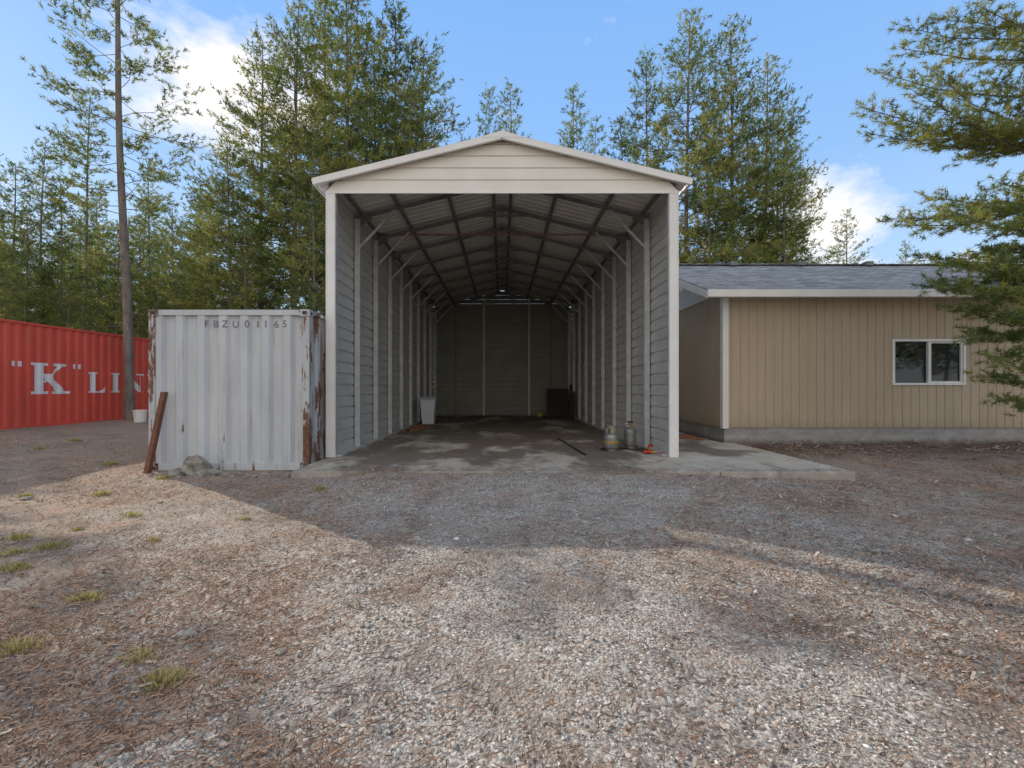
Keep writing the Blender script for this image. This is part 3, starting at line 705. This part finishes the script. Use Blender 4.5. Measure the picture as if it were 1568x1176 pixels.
for v,p_,t_,Y_,w in [(0,530,-60,25,1.0),(2,450,5,23.5,1.0),(1,605,15,27,1.15),(0,400,60,25,1.0),(2,645,75,29,1.15),(2,352,215,22,1.1),(1,500,-10,30,1.2),(5,480,230,20.5,1),(5,375,330,20,1.1),(0,575,60,30,1.1),(2,625,130,25,1.1)]:
    place(v,p_,t_,Y_,None,w)
for v,p_,t_,Y_,w in [(2,1050,30,27,1.0),(0,1120,45,28,1.0),(1,990,88,30,.95),(2,1172,95,29,.9),(3,958,180,32,1.2),(5,1200,225,27,1.0),(5,1085,170,26,1.0),(0,1190,170,31,1.0)]:
    place(v,p_,t_,Y_,None,w)
for v,p_,t_,Y_,w in [(3,747,133,36,.75),(4,788,138,38,1.1),(4,877,135,36,1.1),(4,905,190,42,1.0),(5,1295,326,34,1.0),(5,1388,372,40,.9),(5,1240,395,45,1)]:
    place(v,p_,t_,Y_,None,w)
for (c_,s_,var,hh_,w) in [(.1,23,4,14.5,1.5),(-2.3,24,1,13.5,1.1),(-3.6,20,3,12,1.5),(-.9,30,4,15,1.5)]:
    xx,yy_=c_*.6-.8*s_,c_*.8+.6*s_
    link('pine_tree',VAR[var],None,(xx,yy_,.2),1.3*s_,(hh_/20*w,hh_/20*w,hh_/20))
FO=empty('pine_forest')
R_=random.Random(21)
for p_,t_,Y_,v in [(60,215,27,3),(128,140,29,4),(20,250,31,1),(95,270,25,3),(232,250,33,4),(265,320,27,5),(300,330,30,1),(150,300,33,1),(-30,200,33,3),(215,335,24,3),(322,290,34,3),(40,330,24,5),(180,350,26,5),(5,380,22,4)]:
    place(v,p_,t_,Y_,FO,1.1,'forest_pine')
for i in range(26):
    Y_=R_.uniform(34,58); place(R_.choice([0,1,2,3,5,5]),R_.uniform(-80,400),R_.uniform(310,400),Y_,FO,1.4,'forest_pine')
for i in range(9):
    Y_=R_.uniform(22,30); place(5,R_.uniform(0,420),R_.uniform(400,455),Y_,FO,1.6,'forest_pine')
for i in range(12):
    Y_=R_.uniform(50,75); place(R_.choice([0,1,2,5]),R_.uniform(1000,1900),R_.uniform(425,450),Y_,FO,1.3,'forest_pine')
for (xx,yy_,s_) in [(24,-4,.6),(28,-8,.7),(33,-9,.8),(37,-16,.85),(30,-14,.6),(44,-18,.9),(40,-12,.7)]:
    link('forest_pine',VAR[R_.choice([0,1,2])],FO,(xx,yy_,-.1),R_.random()*6,s_)

p=Pine(31); r=p.r
ax=lambda t:Vector((-.55*t+.05*math.sin(t*8),0.1*t,t*16))
p.trunk([ax(i/16) for i in range(17)],.15,.05,10)
az=0
for i in range(66):
    t=.30+.70*((i+r.random())/66); az+=2.4+r.uniform(-.6,.6); tt=(t-.3)/.7
    rr=(1.3+1.1*math.sin(math.pi*min(1,tt*1.1)))*r.uniform(.45,1.1)*(1 if tt<.85 else .6); A=ax(t)
    T=A+Vector((math.cos(az)*rr,math.sin(az)*rr,rr*r.uniform(-.05,.35)))
    p.limb(A,T,9 if tt>.25 else 5,rr*.42,.14,.014,.4,.05,.55)
for i in range(16):
    t=r.uniform(.12,.45);a=r.random()*6.28;l_=r.uniform(.3,1.3);A=ax(t);p.b.cyl(A,A+Vector((math.cos(a)*l_,math.sin(a)*l_,r.uniform(-.4,.1))),.012,.004,3,0,False)
link('pine_tree',p.mesh('slender_pine',14,.13,.024),None,(-12.13,14.8,float(gh(-12.13,14.8))-.05))

p=Pine(41); r=p.r; TX,TY=10.55,7.9
p.trunk([Vector((TX+.06*math.sin(i),TY+.05*math.cos(i*1.3),-.15+i*.95)) for i in range(14)],.19,.03,12)
tips=[(1322,165,7.6),(1345,110,7.9),(1385,75,7.4),(1440,30,7.8),(1500,10,7.3),(1335,205,8.2),(1400,140,7.0),(1395,215,7.6),(1450,170,7.2),(1480,240,7.8),(1520,120,7.0),(1540,190,7.3),
 (1420,300,8.1),(1365,335,8.0),(1395,345,7.4),(1440,320,7.0),(1490,310,7.5),(1530,280,6.9),(1405,395,8.0),(1430,430,7.5),(1420,440,8.2),(1470,400,7.0),(1510,380,7.3),(1455,475,7.7),(1500,450,7.1),(1475,520,7.8),(1490,505,8.2),(1520,540,7.4),(1505,575,7.7),(1535,610,7.5),(1550,560,7.0),(1545,480,7.0),(1385,40,8.2),(1560,60,7.0),(1560,340,6.9),(1550,420,7.2),
 (1465,430,7.9),(1490,470,7.4),(1530,430,7.8),(1445,405,7.3),(1360,185,7.9),(1425,105,7.3)]
for (u,v,Yd) in tips:
    T=Vector(W(u,v,Yd)); Lh=math.hypot(T.x-TX,T.y-TY); az_=T.z+r.uniform(-.1,.25)*Lh-.15*Lh*(v<200)
    A=Vector((TX,TY,max(.8,az_)))
    p.limb(A,T,int(8+7*Lh),.42,.11,.007+.005*Lh,.34,.05,.52+.2*(v<350),twk=(.55,.7),jit=.30)
for i in range(34):
    z_=r.uniform(1.2,11.8); a=r.uniform(-1.5,1.3); Lh=(3.1-.22*z_)*r.uniform(.6,1.1); A=Vector((TX,TY,z_))
    p.limb(A,A+Vector((math.cos(a)*Lh,math.sin(a)*Lh,.25*Lh)),int(5+4*Lh),.6,.12,.02,.3,.05,.5)
link('pine_tree',p.mesh('near_pine',28,.088,.0105,1.0))

# ------------------------------------------------------------------ sky, sun, camera
EL=math.radians(24); hd=Vector((.8,-.6,0)).normalized()
w=bpy.data.worlds.new('World'); S.world=w; w.use_nodes=True; nt=w.node_tree
bg=nt.nodes['Background']; sky=N(nt,'ShaderNodeTexSky'); sky.sky_type='NISHITA'; sky.sun_disc=False
sky.sun_elevation=EL; sky.sun_rotation=math.radians(306.9); sky.air_density=1.0; sky.dust_density=.3; sky.ozone_density=1.6
gc=N(nt,'ShaderNodeTexCoord').outputs['Generated']
sg=xyz(nt,gc)
grad=ramp(nt,sg[2],[(0,(.74,.86,.98)),(.14,(.54,.75,.99)),(.40,(.31,.56,.97)),(.66,(.23,.48,.94)),(.85,(.46,.51,.60))])  # top stop greyed above the view, added for neutral fill light
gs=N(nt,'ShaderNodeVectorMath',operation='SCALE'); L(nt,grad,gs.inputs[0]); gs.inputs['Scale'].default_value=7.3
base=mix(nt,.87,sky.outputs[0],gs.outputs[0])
def blob(v,rad):
    d=N(nt,'ShaderNodeVectorMath',operation='DISTANCE'); L(nt,gc,d.inputs[0]); d.inputs[1].default_value=v
    return mathn(nt,'SUBTRACT',1.0,mathn(nt,'DIVIDE',d.outputs['Value'],rad),True)
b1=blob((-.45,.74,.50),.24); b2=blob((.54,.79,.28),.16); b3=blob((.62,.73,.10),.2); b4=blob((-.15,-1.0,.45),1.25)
b4=mathn(nt,'MULTIPLY',b4,1.6,True)  # unseen bright cloud behind the camera, added as neutral fill light
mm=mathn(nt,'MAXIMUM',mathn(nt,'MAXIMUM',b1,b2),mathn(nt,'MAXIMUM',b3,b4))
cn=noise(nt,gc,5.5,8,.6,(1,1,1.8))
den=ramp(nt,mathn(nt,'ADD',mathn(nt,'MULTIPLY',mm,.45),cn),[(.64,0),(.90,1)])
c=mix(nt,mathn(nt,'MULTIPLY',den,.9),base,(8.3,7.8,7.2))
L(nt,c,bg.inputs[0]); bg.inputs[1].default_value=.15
sl_=bpy.data.lights.new('sun','SUN'); sl_.energy=5.0; sl_.angle=math.radians(.5); sl_.color=(1,.90,.76)
so=bpy.data.objects.new('sun',sl_); COL.objects.link(so)
dv=Vector((hd.x*math.cos(EL),hd.y*math.cos(EL),-math.sin(EL))); so.rotation_euler=dv.to_track_quat('-Z','Y').to_euler()
cam=bpy.data.cameras.new('camera'); co_=bpy.data.objects.new('camera',cam); COL.objects.link(co_)
cam.sensor_width=36; cam.lens=16.0; cam.shift_x=15/1568; cam.shift_y=6/1568; cam.clip_end=2000; cam.clip_start=.05
co_.location=(0,0,1.35); co_.rotation_euler=(math.pi/2,0,0); S.camera=co_
S.view_settings.view_transform='Standard'; S.view_settings.look='None'; S.view_settings.exposure=0
